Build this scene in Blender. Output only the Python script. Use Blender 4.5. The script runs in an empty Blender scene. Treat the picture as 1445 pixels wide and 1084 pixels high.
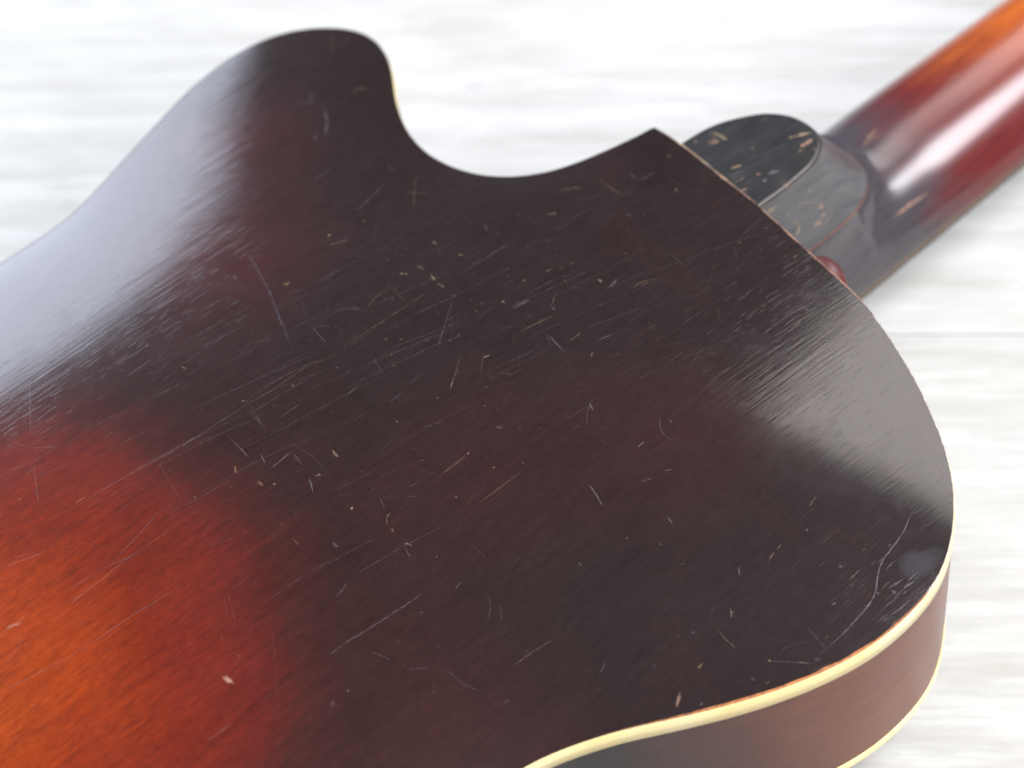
import bpy, bmesh, math, random
import numpy as np
from mathutils import Vector, Matrix
from mathutils.geometry import delaunay_2d_cdt

random.seed(7)
rng = np.random.default_rng(11)
scene = bpy.context.scene
col = scene.collection

# ------------------------------------------------------------------ camera
RIM_Z = 0.104                     # height of the guitar's back rim above the table
ELEV, ROLL, DIST = math.radians(55), math.radians(10), 0.765
fwd = Vector((0, math.cos(ELEV), -math.sin(ELEV)))
r0 = Vector((1, 0, 0)); u0 = r0.cross(fwd)
right = math.cos(ROLL) * r0 - math.sin(ROLL) * u0
up = math.cos(ROLL) * u0 + math.sin(ROLL) * r0
cam_d = bpy.data.cameras.new('camera')
cam = bpy.data.objects.new('camera', cam_d); col.objects.link(cam)
pos = Vector((0, 0, RIM_Z)) - DIST * fwd
cam.matrix_world = Matrix(((right.x, up.x, -fwd.x, pos.x), (right.y, up.y, -fwd.y, pos.y),
                           (right.z, up.z, -fwd.z, pos.z), (0, 0, 0, 1)))
cam_d.sensor_width = 36; cam_d.lens = 85.0
cam_d.clip_start = 0.02; cam_d.clip_end = 60
cam_d.dof.use_dof = True; cam_d.dof.focus_distance = 0.733; cam_d.dof.aperture_fstop = 6.8
scene.camera = cam

# ------------------------------------------------------------------ light: a pale room with windows
world = bpy.data.worlds.new('World'); scene.world = world; world.use_nodes = True
bg = world.node_tree.nodes['Background']
bg.inputs[0].default_value = (0.93, 0.95, 1.0, 1); bg.inputs[1].default_value = 0.25

def window_light(name, azim, elev, dist, w, h, power, colr, spread=180):
    """An area lamp the size of a window, azimuth measured from +Y (away from camera) clockwise."""
    a, e = math.radians(azim), math.radians(elev)
    d = Vector((math.sin(a) * math.cos(e), math.cos(a) * math.cos(e), math.sin(e)))
    l = bpy.data.lights.new(name, 'AREA'); l.shape = 'RECTANGLE'; l.size = w; l.size_y = h
    l.energy = power; l.color = colr; l.spread = math.radians(spread)
    o = bpy.data.objects.new(name, l); col.objects.link(o)
    o.location = Vector((0, 0, RIM_Z)) + d * dist
    o.rotation_euler = (-d).to_track_quat('-Z', 'Y').to_euler()
    return o
window_light('window_light_cool', -36, 20, 2.4, 1.95, 1.40, 84, (0.78, 0.84, 1.0))
window_light('window_light_warm', 40, 45.5, 2.4, 0.58, 0.76, 9.2, (1.0, 0.94, 0.91))
window_light('window_light_high', 90, 57, 2.4, 1.15, 0.90, 84, (0.95, 0.95, 1.0))
window_light('window_light_behind', 152, 34, 2.6, 2.2, 1.5, 70, (1.0, 0.97, 0.93))

scene.view_settings.view_transform = 'Standard'; scene.view_settings.look = 'None'
scene.view_settings.exposure = 0.0; scene.view_settings.gamma = 1.0
scene.view_settings.use_curve_mapping = False
scene.render.engine = 'CYCLES'
scene.cycles.max_bounces = 8; scene.cycles.transparent_max_bounces = 24

# ------------------------------------------------------------------ helpers
def mesh_obj(name, verts, faces, mat, parent=None, smooth=True):
    me = bpy.data.meshes.new(name)
    me.from_pydata([tuple(map(float, v)) for v in verts], [], [tuple(map(int, f)) for f in faces])
    me.update()
    if smooth: me.polygons.foreach_set('use_smooth', [True] * len(me.polygons))
    if mat: me.materials.append(mat)
    o = bpy.data.objects.new(name, me); col.objects.link(o)
    if parent: o.parent = parent
    return o

class NT:
    """tiny node-tree writer"""
    def __init__(s, name):
        s.m = bpy.data.materials.new(name); s.m.use_nodes = True
        s.t = s.m.node_tree; s.b = s.t.nodes['Principled BSDF']; s.out = s.t.nodes['Material Output']
    def n(s, typ, **kw):
        nd = s.t.nodes.new('ShaderNode' + typ)
        for k, v in kw.items():
            if k.startswith('i_'):
                key = k[2:]; key = int(key) if key.isdigit() else key.replace('_', ' ')
                s.put(nd.inputs[key], v)
            else: setattr(nd, k, v)
        return nd
    def put(s, sock, v):
        if isinstance(v, bpy.types.NodeSocket): s.t.links.new(v, sock)
        elif isinstance(v, bpy.types.Node): s.t.links.new(v.outputs[0], sock)
        else: sock.default_value = v
    def math(s, op, a, b=None, c=None, clamp=False):
        nd = s.t.nodes.new('ShaderNodeMath'); nd.operation = op; nd.use_clamp = clamp
        s.put(nd.inputs[0], a)
        if b is not None: s.put(nd.inputs[1], b)
        if c is not None: s.put(nd.inputs[2], c)
        return nd.outputs[0]
    def mix(s, fac, a, b, blend='MIX'):
        nd = s.t.nodes.new('ShaderNodeMix'); nd.data_type = 'RGBA'; nd.blend_type = blend
        s.put(nd.inputs[0], fac); s.put(nd.inputs[6], a); s.put(nd.inputs[7], b)
        return nd.outputs[2]
    def ramp(s, fac, stops, interp='LINEAR'):
        nd = s.t.nodes.new('ShaderNodeValToRGB'); cr = nd.color_ramp; cr.interpolation = interp
        while len(cr.elements) < len(stops): cr.elements.new(0.5)
        for el, (p, c) in zip(cr.elements, stops):
            el.position = p; el.color = (*c, 1) if len(c) == 3 else c
        s.put(nd.inputs[0], fac); return nd.outputs[0]
    def rng(s, v, a, b, c=0.0, d=1.0, smooth=False):
        nd = s.t.nodes.new('ShaderNodeMapRange'); nd.clamp = True
        if smooth: nd.interpolation_type = 'SMOOTHSTEP'
        s.put(nd.inputs[0], v)
        for k, x in zip((1, 2, 3, 4), (a, b, c, d)): s.put(nd.inputs[k], x)
        return nd.outputs[0]
    def obj_coord(s): return s.n('TexCoord').outputs['Object']
    def mapped(s, vec, rot=(0, 0, 0), scale=(1, 1, 1), loc=(0, 0, 0)):
        return s.n('Mapping', i_Vector=vec, i_Rotation=rot, i_Scale=scale, i_Location=loc).outputs[0]
    def noise(s, vec, scale, detail=3.0, rough=0.55, dist=0.0):
        return s.n('TexNoise', i_Vector=vec, i_Scale=scale, i_Detail=detail, i_Roughness=rough, i_Distortion=dist).outputs[0]
    def P(s, **kw):
        for k, v in kw.items(): s.put(s.b.inputs[k.replace('_', ' ')], v)
        return s.m

GRAIN = math.radians(10)          # the wood grain runs a little askew of the neck axis

# ------------------------------------------------------------------ materials
def lacquer_grain(n, co):
    """bump from open wood grain sinking through the lacquer, drawn out along the neck"""
    g1 = n.noise(n.mapped(co, rot=(0, 0, GRAIN), scale=(28, 900, 300)), 1.0, 3.0, 0.6)
    g2 = n.noise(n.mapped(co, rot=(0, 0, GRAIN), scale=(9, 260, 100)), 1.0, 2.0, 0.5)
    pores = n.noise(n.mapped(co, rot=(0, 0, GRAIN), scale=(110, 1500, 500)), 1.0, 1.0, 0.5)
    pore = n.rng(pores, 0.62, 0.70, 0.0, 1.0)
    return g1, g2, pore

def make_back_material():
    n = NT('sunburst_lacquer_back'); co = n.obj_coord()
    sep = n.n('SeparateXYZ', i_0=co)
    x, y = sep.outputs[0], sep.outputs[1]
    warp = n.noise(co, 22.0, 3.0, 0.55)
    cl = n.math('MINIMUM', n.math('MAXIMUM', x, -0.38), -0.300)
    dx = n.math('SUBTRACT', x, cl)
    dy = n.math('SUBTRACT', y, 0.006)
    d = n.math('SQRT', n.math('ADD', n.math('MULTIPLY', dx, dx), n.math('MULTIPLY', dy, dy)))
    d = n.math('ADD', d, n.math('MULTIPLY', n.math('SUBTRACT', warp, 0.5), 0.022))
    g1, g2, pore = lacquer_grain(n, co)
    d = n.math('ADD', d, n.math('MULTIPLY', n.math('SUBTRACT', g2, 0.5), 0.012))
    burst = n.ramp(n.rng(d, 0.0, 0.2), [
        (0.00, (0.290, 0.045, 0.001)), (0.20, (0.245, 0.029, 0.001)), (0.33, (0.145, 0.0125, 0.001)),
        (0.43, (0.105, 0.0100, 0.004)), (0.51, (0.046, 0.0080, 0.006)), (0.60, (0.022, 0.0065, 0.0060)),
        (0.80, (0.0150, 0.0068, 0.0068)), (1.0, (0.0135, 0.0070, 0.0074))])
    patch = n.noise(co, 9.0, 4.0, 0.6)
    burst = n.mix(n.rng(patch, 0.50, 0.72, 0, 0.5), burst, (0.038, 0.0090, 0.0085, 1), 'LIGHTEN')
    def spot(cx_, cy_, rad, amt):
        ex, ey = n.math('SUBTRACT', x, cx_), n.math('SUBTRACT', y, cy_)
        dd = n.math('SQRT', n.math('ADD', n.math('MULTIPLY', ex, ex), n.math('MULTIPLY', ey, ey)))
        dd = n.math('ADD', dd, n.math('MULTIPLY', n.math('SUBTRACT', patch, 0.5), 0.05))
        return n.rng(dd, rad, 0.0, 0.0, amt, True)
    for sp in ((-0.111, 0.128, 0.045, 0.8), (-0.145, 0.092, 0.05, 0.9), (-0.085, -0.065, 0.05, 0.4), (-0.135, -0.040, 0.05, 0.35), (-0.20, -0.10, 0.06, 0.5)):
        burst = n.mix(spot(*sp), burst, (0.040, 0.0072, 0.0066, 1), 'LIGHTEN')
    fig = n.noise(n.mapped(co, rot=(0, 0, GRAIN), scale=(40, 420, 100)), 1.0, 6.0, 0.75)
    c = n.mix(n.rng(fig, 0.42, 0.66, 0.0, 0.36), burst, (0.45, 0.30, 0.25, 1), 'MULTIPLY')
    mot = n.noise(n.mapped(co, rot=(0, 0, GRAIN), scale=(160, 800, 300)), 1.0, 6.0, 0.78)
    c = n.mix(n.rng(mot, 0.45, 0.70, 0.0, 0.40), c, (0.42, 0.26, 0.20, 1), 'MULTIPLY')
    c = n.mix(n.rng(mot, 0.50, 0.30, 0.0, 0.30), c, (1.35, 1.5, 1.2, 1), 'MULTIPLY')
    iso = n.noise(n.mapped(co, scale=(330, 420, 300)), 1.0, 5.0, 0.75)
    c = n.mix(n.rng(iso, 0.42, 0.68, 0.0, 0.40), c, (0.50, 0.36, 0.3, 1), 'MULTIPLY')
    cloud = n.noise(n.mapped(co, rot=(0, 0, GRAIN), scale=(28, 55, 40)), 1.0, 4.0, 0.6)
    c = n.mix(n.rng(cloud, 0.45, 0.70, 0.0, 0.45), c, (0.62, 0.42, 0.4, 1), 'MULTIPLY')
    c = n.mix(n.math('MULTIPLY', pore, 0.30), c, (0.012, 0.006, 0.005, 1))
    bump_h = n.math('ADD', n.math('MULTIPLY', g1, 1.0), n.math('MULTIPLY', g2, 0.5))
    bump_h = n.math('SUBTRACT', bump_h, n.math('MULTIPLY', pore, 0.25))
    broad = n.noise(co, 38.0, 2.0, 0.5)
    b1 = n.n('Bump', i_Strength=0.21, i_Distance=0.00012, i_Height=bump_h)
    b2 = n.n('Bump', i_Strength=0.12, i_Distance=0.0006, i_Height=broad, i_Normal=b1.outputs[0])
    scuff = n.noise(n.mapped(co, scale=(60, 60, 60)), 1.0, 6.0, 0.7, 0.6)
    rough = n.rng(scuff, 0.3, 0.75, 0.085, 0.16)
    n.P(Base_Color=c, Roughness=n.rng(scuff, 0.3, 0.75, 0.42, 0.58), Normal=b2.outputs[0], IOR=1.45,
        Coat_Weight=0.92, Coat_Roughness=rough, Coat_IOR=1.5, Coat_Normal=b2.outputs[0])
    n.b.inputs['Specular IOR Level'].default_value = 0.075        # dulled film under the gloss
    return n.m

def make_side_material():
    n = NT('red_brown_lacquer_sides'); co = n.obj_coord()
    x = n.n('SeparateXYZ', i_0=co).outputs[0]
    w = n.noise(co, 14.0, 4.0, 0.6)
    xx = n.math('ADD', x, n.math('MULTIPLY', n.math('SUBTRACT', w, 0.5), 0.06))
    c = n.ramp(n.rng(xx, -0.19, -0.03), [(0.0, (0.010, 0.009, 0.012)), (0.20, (0.016, 0.010, 0.011)),
        (0.42, (0.075, 0.022, 0.018)), (0.62, (0.150, 0.046, 0.022)), (1.0, (0.145, 0.044, 0.021))])
    streak = n.noise(n.mapped(co, scale=(40, 40, 260)), 1.0, 4.0, 0.6)
    c = n.mix(n.rng(streak, 0.4, 0.7, 0, 0.4), c, (0.5, 0.38, 0.36, 1), 'MULTIPLY')
    b = n.n('Bump', i_Strength=0.25, i_Distance=0.0004, i_Height=n.noise(co, 60.0, 3.0))
    blotch = n.noise(co, 26.0, 5.0, 0.65)
    c = n.mix(n.rng(blotch, 0.42, 0.68, 0, 0.5), c, (0.55, 0.42, 0.42, 1), 'MULTIPLY')
    n.b.inputs['Specular IOR Level'].default_value = 0.28
    return n.P(Base_Color=c, Roughness=0.30, Normal=b.outputs[0])

def make_neck_material():
    n = NT('red_orange_lacquer_neck'); co = n.obj_coord()
    sep = n.n('SeparateXYZ', i_0=co); x, y = sep.outputs[0], sep.outputs[1]
    w = n.noise(n.mapped(co, scale=(30, 70, 70)), 1.0, 4.0, 0.6)
    xx = n.math('ADD', x, n.math('MULTIPLY', n.math('SUBTRACT', w, 0.5), 0.045))
    # red sides, orange spine, all darkening into the heel
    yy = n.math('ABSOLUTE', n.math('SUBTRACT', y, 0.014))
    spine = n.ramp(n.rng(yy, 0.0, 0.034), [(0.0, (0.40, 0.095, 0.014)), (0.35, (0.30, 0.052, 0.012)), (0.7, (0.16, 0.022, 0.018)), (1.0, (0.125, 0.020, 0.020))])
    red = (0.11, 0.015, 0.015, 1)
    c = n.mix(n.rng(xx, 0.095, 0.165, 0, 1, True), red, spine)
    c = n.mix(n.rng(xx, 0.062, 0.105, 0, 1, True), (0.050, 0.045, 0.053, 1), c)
    g = n.noise(n.mapped(co, scale=(60, 900, 900)), 1.0, 3.0, 0.6)
    c = n.mix(n.rng(g, 0.45, 0.7, 0, 0.5), c, (0.35, 0.25, 0.2, 1), 'MULTIPLY')
    b = n.n('Bump', i_Strength=0.2, i_Distance=0.0002, i_Height=n.noise(n.mapped(co, scale=(30, 120, 120)), 1.0, 3.0))
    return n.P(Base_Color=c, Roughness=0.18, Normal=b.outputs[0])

def make_heel_material(name, rough, lo, hi):
    n = NT(name); co = n.obj_coord()
    g = n.noise(n.mapped(co, rot=(0, 0, GRAIN * 0.6), scale=(45, 500, 200)), 1.0, 4.0, 0.65)
    wear = n.noise(co, 75.0, 4.0, 0.6)
    mask = n.math('MULTIPLY', n.rng(wear, 0.62, 0.70), n.rng(g, 0.46, 0.58))
    base = n.mix(n.rng(g, 0.35, 0.7), lo, hi)
    c = n.mix(n.math('MULTIPLY', mask, 0.85), base, (0.36, 0.21, 0.12, 1))
    b = n.n('Bump', i_Strength=0.35, i_Distance=0.0003, i_Height=g)
    r = n.rng(wear, 0.3, 0.7, rough, rough + 0.15)
    return n.P(Base_Color=c, Roughness=r, Normal=b.outputs[0])

def make_binding_material():
    n = NT('aged_cream_celluloid'); co = n.obj_coord()
    w = n.noise(co, 60.0, 4.0, 0.6)
    c = n.mix(n.rng(w, 0.35, 0.7), (0.80, 0.66, 0.33, 1), (0.77, 0.60, 0.26, 1))
    dirt = n.noise(n.mapped(co, scale=(120, 120, 500)), 1.0, 4.0, 0.7)
    c = n.mix(n.rng(dirt, 0.62, 0.78, 0, 0.5), c, (0.40, 0.24, 0.08, 1))
    age = n.noise(co, 17.0, 5.0, 0.65)
    c = n.mix(n.rng(age, 0.42, 0.66, 0, 0.75), c, (0.84, 0.76, 0.50, 1))
    z = n.n('SeparateXYZ', i_0=co).outputs[2]
    seam = n.math('MULTIPLY', n.rng(z, RIM_Z - 0.0066, RIM_Z - 0.0072, 0.0, 1.0), n.math('GREATER_THAN', z, RIM_Z - 0.010))                 # grime in the lower joint
    grime = n.noise(co, 45.0, 4.0, 0.6)
    c = n.mix(n.math('MULTIPLY', seam, n.rng(grime, 0.42, 0.60, 0.15, 0.95)), c, (0.14, 0.05, 0.025, 1))
    ding = n.noise(co, 240.0, 2.0, 0.5)
    c = n.mix(n.rng(ding, 0.70, 0.76, 0, 0.5), c, (0.45, 0.30, 0.12, 1))
    bb = n.n('Bump', i_Strength=0.25, i_Distance=0.0003, i_Height=n.noise(co, 130.0, 3.0, 0.6))
    return n.P(Base_Color=c, Roughness=0.24, Normal=bb.outputs[0])

def make_worn_highlit_material():
    n = NT('bare_wood_and_highlight_edge')
    a = n.n('VertexColor', layer_name='tone').outputs[0]
    w = n.noise(n.obj_coord(), 700.0, 3.0, 0.6)
    c = n.mix(n.rng(w, 0.4, 0.65, 0, 0.7), a, (0.30, 0.22, 0.2, 1), 'MULTIPLY')
    return n.P(Base_Color=c, Roughness=0.6)

def make_mark_material():
    n = NT('scratch_marks')
    vc = n.n('VertexColor', layer_name='tone')
    br = n.noise(n.obj_coord(), 900.0, 2.0, 0.6)
    al = n.math('MULTIPLY', vc.outputs[1], n.rng(br, 0.30, 0.60, 0.25, 1.0))
    n.P(Base_Color=vc.outputs[0], Roughness=0.65, Alpha=al)
    n.b.inputs['Specular IOR Level'].default_value = 0.3
    return n.m

def make_plank_material():
    n = NT('whitewashed_wood'); co = n.obj_coord()
    info = n.n('ObjectInfo').outputs['Random']
    off = n.n('CombineXYZ', i_0=n.math('MULTIPLY', info, 7.0), i_1=n.math('MULTIPLY', info, 3.0))
    v = n.n('VectorMath', operation='ADD'); n.put(v.inputs[0], co); n.put(v.inputs[1], off.outputs[0]); v = v.outputs[0]
    s1 = n.noise(n.mapped(v, scale=(6, 70, 10)), 1.0, 6.0, 0.68, 0.4)
    s2 = n.noise(n.mapped(v, scale=(26, 380, 40)), 1.0, 4.0, 0.6, 0.2)
    blot = n.noise(n.mapped(v, scale=(13, 85, 10)), 1.0, 6.0, 0.70, 0.15)
    fine = n.noise(n.mapped(v, scale=(45, 210, 10)), 1.0, 5.0, 0.7)
    dark = n.noise(n.mapped(v, scale=(38, 120, 10)), 1.0, 3.0, 0.6)
    c = n.mix(n.rng(s1, 0.42, 0.70, 0, 0.65), (0.54, 0.545, 0.53, 1), (0.40, 0.403, 0.388, 1))
    c = n.mix(n.rng(s2, 0.48, 0.72, 0, 0.5), c, (0.34, 0.345, 0.335, 1))
    c = n.mix(n.rng(blot, 0.47, 0.66, 0, 0.85), c, (0.40, 0.398, 0.365, 1))
    c = n.mix(n.rng(blot, 0.47, 0.30, 0, 0.6), c, (0.60, 0.612, 0.60, 1))
    c = n.mix(n.rng(fine, 0.55, 0.75, 0, 0.4), c, (0.38, 0.38, 0.365, 1))
    c = n.mix(n.rng(dark, 0.66, 0.76, 0, 0.5), c, (0.22, 0.22, 0.215, 1))
    c = n.mix(0.13, c, (0.25, 0.235, 0.20, 1))
    c = n.mix(n.math('MULTIPLY', info, 0.16), c, (0.40, 0.395, 0.375, 1))
    b = n.n('Bump', i_Strength=0.3, i_Distance=0.0006, i_Height=s2)
    return n.P(Base_Color=c, Roughness=0.55, Normal=b.outputs[0])

def plain(name, c, rough, sc=200.0):
    n = NT(name)
    w = n.noise(n.obj_coord(), sc, 3.0)
    cc = n.mix(n.rng(w, 0.3, 0.7), (*[v * 0.7 for v in c], 1), (*c, 1))
    return n.P(Base_Color=cc, Roughness=rough)

M_back, M_side, M_neck = make_back_material(), make_side_material(), make_neck_material()
M_cap, M_heel = make_heel_material('worn_black_heel_cap', 0.30, (0.007, 0.0075, 0.009, 1), (0.016, 0.016, 0.017, 1)), make_heel_material('black_lacquer_heel', 0.26, (0.050, 0.050, 0.056, 1), (0.085, 0.083, 0.085, 1))
M_bind, M_worn_highlit, M_mark, M_plank = make_binding_material(), make_worn_highlit_material(), make_mark_material(), make_plank_material()
M_ebony = plain('dark_fingerboard_wood', (0.03, 0.018, 0.014), 0.4)
M_front = plain('brown_front_lacquer', (0.16, 0.05, 0.015), 0.3, 40)
M_knob = plain('dark_red_knob_lacquer', (0.085, 0.016, 0.015), 0.5, 150)
M_seam = plain('reddish_glue_line', (0.32, 0.11, 0.07), 0.5, 600)
M_under = plain('tabletop_underlay', (0.55, 0.55, 0.54), 0.8)

# ------------------------------------------------------------------ the table of whitewashed planks
TILT = math.radians(-12.0)          # direction of the planks in plan
tab = mesh_obj('tabletop', [(-1.5, -1.3, -0.022), (1.5, -1.3, -0.022), (1.5, 1.5, -0.022), (-1.5, 1.5, -0.022),
                            (-1.5, -1.3, -0.012), (1.5, -1.3, -0.012), (1.5, 1.5, -0.012), (-1.5, 1.5, -0.012)],
               [(3, 2, 1, 0), (4, 5, 6, 7), (0, 1, 5, 4), (1, 2, 6, 5), (2, 3, 7, 6), (3, 0, 4, 7)], M_under, smooth=False)
tab.rotation_euler.z = TILT; tab['kind'] = 'structure'
PW, PGAP, PPH = 0.2220, 0.0002, 0.0930
def plank_mesh(L):
    w, b = PW - PGAP, 0.00018
    pr = [(0, -0.0115), (0, -b), (b, 0), (w - b, 0), (w, -b), (w, -0.0115)]
    vs = [(-L / 2, y, z) for y, z in pr] + [(L / 2, y, z) for y, z in pr]
    k = len(pr); fs = [(i, i + 1, i + 1 + k, i + k)[::-1] for i in range(k - 1)] + [tuple(range(k)), tuple(range(2 * k - 1, k - 1, -1))]
    return vs, fs
pl = plank_mesh(2.96); pme = None
for i in range(-6, 6):
    y0 = PPH + i * PW
    if pme is None:
        o = mesh_obj('plank', *pl, M_plank, tab, smooth=False); pme = o.data
    else:
        o = bpy.data.objects.new('plank', pme); col.objects.link(o); o.parent = tab
    o.location = (random.uniform(-0.01, 0.01), y0, random.uniform(-0.0003, 0.0))

# ------------------------------------------------------------------ guitar body outline (mm in the guitar's own frame: x along the neck, y to the treble side)
OUT = [(-195.4, 147.5), (-185.5, 147.1), (-175.4, 146.9), (-162.7, 148.2), (-147.9, 152.4), (-132.7, 156.9), (-117.5, 161.2), (-104.0, 164.8), (-92.0, 166.3), (-79.4, 166.4), (-68.2, 164.3), (-58.7, 159.9), (-51.8, 154.3), (-45.7, 147.6), (-42.4, 141.5), (-41.6, 134.4), (-43.0, 127.3), (-45.9, 120.8), (-49.7, 115.2), (-54.4, 108.5), (-58.0, 101.6), (-60.3, 94.8), (-62.1, 86.8), (-61.8, 79.4), (-59.5, 70.6), (-55.5, 62.3), (-50.1, 55.6), (-43.8, 50.2), (-36.4, 45.9), (-28.0, 42.8), (-19.0, 40.3), (-8.5, 37.8), (-0.6, 36.5), (0.9, 35.4), (2.7, 23.9), (2.6, 11.8), (2.7, -1.0), (2.8, -13.7), (1.9, -26.3), (0.9, -42.7), (0.4, -55.4), (-0.8, -66.1), (-3.0, -75.7), (-6.7, -87.6), (-10.6, -98.9), (-15.8, -109.9), (-20.7, -119.8), (-25.2, -127.1), (-31.0, -134.5), (-38.6, -142.0), (-48.0, -148.8), (-53.6, -151.7), (-59.9, -153.9), (-67.3, -155.1), (-76.2, -155.7), (-86.2, -155.4), (-96.4, -153.6), (-107.4, -150.5), (-118.4, -146.4), (-128.7, -141.7), (-145.0, -133.3), (-156.0, -126.8), (-165.7, -122.4), (-172.0, -119.5), (-178.3, -117.6), (-185.5, -115.7),
       (-198, -114.5), (-212, -116), (-230, -122), (-250, -132), (-275, -146), (-305, -159), (-335, -166), (-365, -166), (-395, -157), (-420, -140), (-442, -112), (-456, -75), (-464, -30), (-465, 5), (-464, 40), (-458, 85), (-445, 125), (-425, 154), (-400, 172), (-370, 181), (-340, 182), (-310, 177), (-280, 168), (-250, 158), (-225, 151.5), (-207, 148.3)]
def catmull(P, per=10):
    P = np.array(P, float); n = len(P); out = []
    for i in range(n):
        a, b, c, d = P[i - 1], P[i], P[(i + 1) % n], P[(i + 2) % n]
        for k in range(per):
            t = k / per
            out.append(0.5 * ((2 * b) + (c - a) * t + (2 * a - 5 * b + 4 * c - d) * t * t + (3 * b - a - 3 * c + d) * t ** 3))
    return np.array(out)
def resample(Q, step):
    C = np.vstack([Q, Q[:1]]); L = np.r_[0, np.cumsum(np.linalg.norm(np.diff(C, axis=0), axis=1))]
    n = int(round(L[-1] / step)); s = np.linspace(0, L[-1], n, endpoint=False)
    return np.c_[np.interp(s, L, C[:, 0]), np.interp(s, L, C[:, 1])]
R = resample(catmull(OUT), 1.6)
corner = np.array([0.2, 36.2])
dc = np.linalg.norm(R - corner, axis=1)
wgt = np.clip((dc - 3) / 14, 0, 1)[:, None]
for _ in range(30):
    S = 0.5 * R + 0.25 * (np.roll(R, 1, 0) + np.roll(R, -1, 0)); R = R + (S - R) * wgt
RIM = R                                                     # clockwise seen from above
def inset(R, d):
    T = np.roll(R, -1, 0) - np.roll(R, 1, 0); T /= np.linalg.norm(T, axis=1)[:, None]
    N = np.c_[T[:, 1], -T[:, 0]]                            # inward for this winding
    d = np.asarray(d); d = d[:, None] if d.ndim else d
    return R + N * d
area = 0.5 * np.sum(RIM[:, 0] * np.roll(RIM[:, 1], -1) - RIM[:, 1] * np.roll(RIM[:, 0], -1))
SGN = 1 if area < 0 else -1

root = bpy.data.objects.new('archtop_guitar', None); col.objects.link(root)
root.location = (0.08114, 0.06388, 0.0)
root.rotation_euler.z = math.radians(31.9016)
root['label'] = 'sunburst archtop guitar lying face down on the whitewashed planks'
root['category'] = 'guitar'
MM = 0.001

def sweep(name, profile, mat, parent, closed_profile=False):
    """profile: list of (inset mm, z mm below the rim plane); swept round the outline"""
    n = len(RIM); vs = []
    for ins, z in profile:
        Q = inset(RIM, np.asarray(ins) * SGN)
        zz = np.broadcast_to(z, (n,))
        vs += [(q[0] * MM, q[1] * MM, RIM_Z + h * MM) for q, h in zip(Q, zz)]
    k = len(profile); fs = []
    for a in range(k if closed_profile else k - 1):
        b = (a + 1) % k
        for i in range(n):
            j = (i + 1) % n; fs.append((a * n + i, a * n + j, b * n + j, b * n + i))
    o = mesh_obj(name, vs, fs, mat, parent)
    bm = bmesh.new(); bm.from_mesh(o.data); bmesh.ops.recalc_face_normals(bm, faces=bm.faces); bm.to_mesh(o.data); bm.free()
    return o

DEPTH = 73.5
# ---- carved back and front plates: a membrane stretched over the outline
def plate(outline, spacing):
    n = len(outline); lo, hi = outline.min(0), outline.max(0)
    ys = np.arange(lo[1], hi[1], spacing * 0.866); pts = []
    for r_, y in enumerate(ys):
        xs = np.arange(lo[0] + (r_ % 2) * spacing / 2, hi[0], spacing)
        pts.append(np.c_[xs, np.full(len(xs), y)])
    G = np.vstack(pts)
    # inside test + clearance from the edge
    x, y = G[:, 0], G[:, 1]; ins = np.zeros(len(G), bool)
    A, B = outline, np.roll(outline, -1, 0)
    for a, b in zip(A, B):
        c = (a[1] > y) != (b[1] > y)
        if c.any():
            ins[c] ^= x[c] < (b[0] - a[0]) * (y[c] - a[1]) / (b[1] - a[1]) + a[0]
    G = G[ins]
    dm = np.full(len(G), 1e9)
    for k in range(0, n, 64):
        dm = np.minimum(dm, np.linalg.norm(G[:, None] - outline[None, k:k + 64], axis=2).min(1))
    G = G[dm > spacing * 0.55]
    V = [Vector(p) for p in np.vstack([outline, G])]
    E = [(i, (i + 1) % n) for i in range(n)]
    v, e, f, *_ = delaunay_2d_cdt(V, E, [], 1, 1e-6)
    v = np.array([(p.x, p.y) for p in v]); f = np.array(f)
    # membrane: cotangent Laplacian, u = 0 on the rim
    nv = len(v); I, J, W = [], [], []
    M = np.zeros(nv)
    for a in range(3):
        i, j, k = f[:, a], f[:, (a + 1) % 3], f[:, (a + 2) % 3]
        e1, e2 = v[i] - v[k], v[j] - v[k]
        cr = np.abs(e1[:, 0] * e2[:, 1] - e1[:, 1] * e2[:, 0]); w = 0.5 * (e1 * e2).sum(1) / np.maximum(cr, 1e-9)
        I += [i, j]; J += [j, i]; W += [w, w]; np.add.at(M, i, cr / 6)
    I, J, W = map(np.concatenate, (I, J, W))
    dmin = np.full(nv, 1e9)
    for k in range(0, n, 64):
        dmin = np.minimum(dmin, np.linalg.norm(v[:, None] - outline[None, k:k + 64], axis=2).min(1))
    free = dmin > 1e-4
    diag = np.bincount(I, W, nv)
    def Ax(u):
        u = np.where(free, u, 0); return np.where(free, diag * u - np.bincount(I, W * u[J], nv), 0)
    u = np.zeros(nv); r_ = np.where(free, M, 0); p = r_.copy(); rs = r_ @ r_; r0_ = rs
    for _ in range(900):
        Ap = Ax(p); al = rs / (p @ Ap); u += al * p; r_ = r_ - al * Ap; rn = r_ @ r_
        if rn < 1e-12 * r0_: break
        p = r_ + rn / rs * p; rs = rn
    return v, f, u / u.max(), dmin

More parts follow.
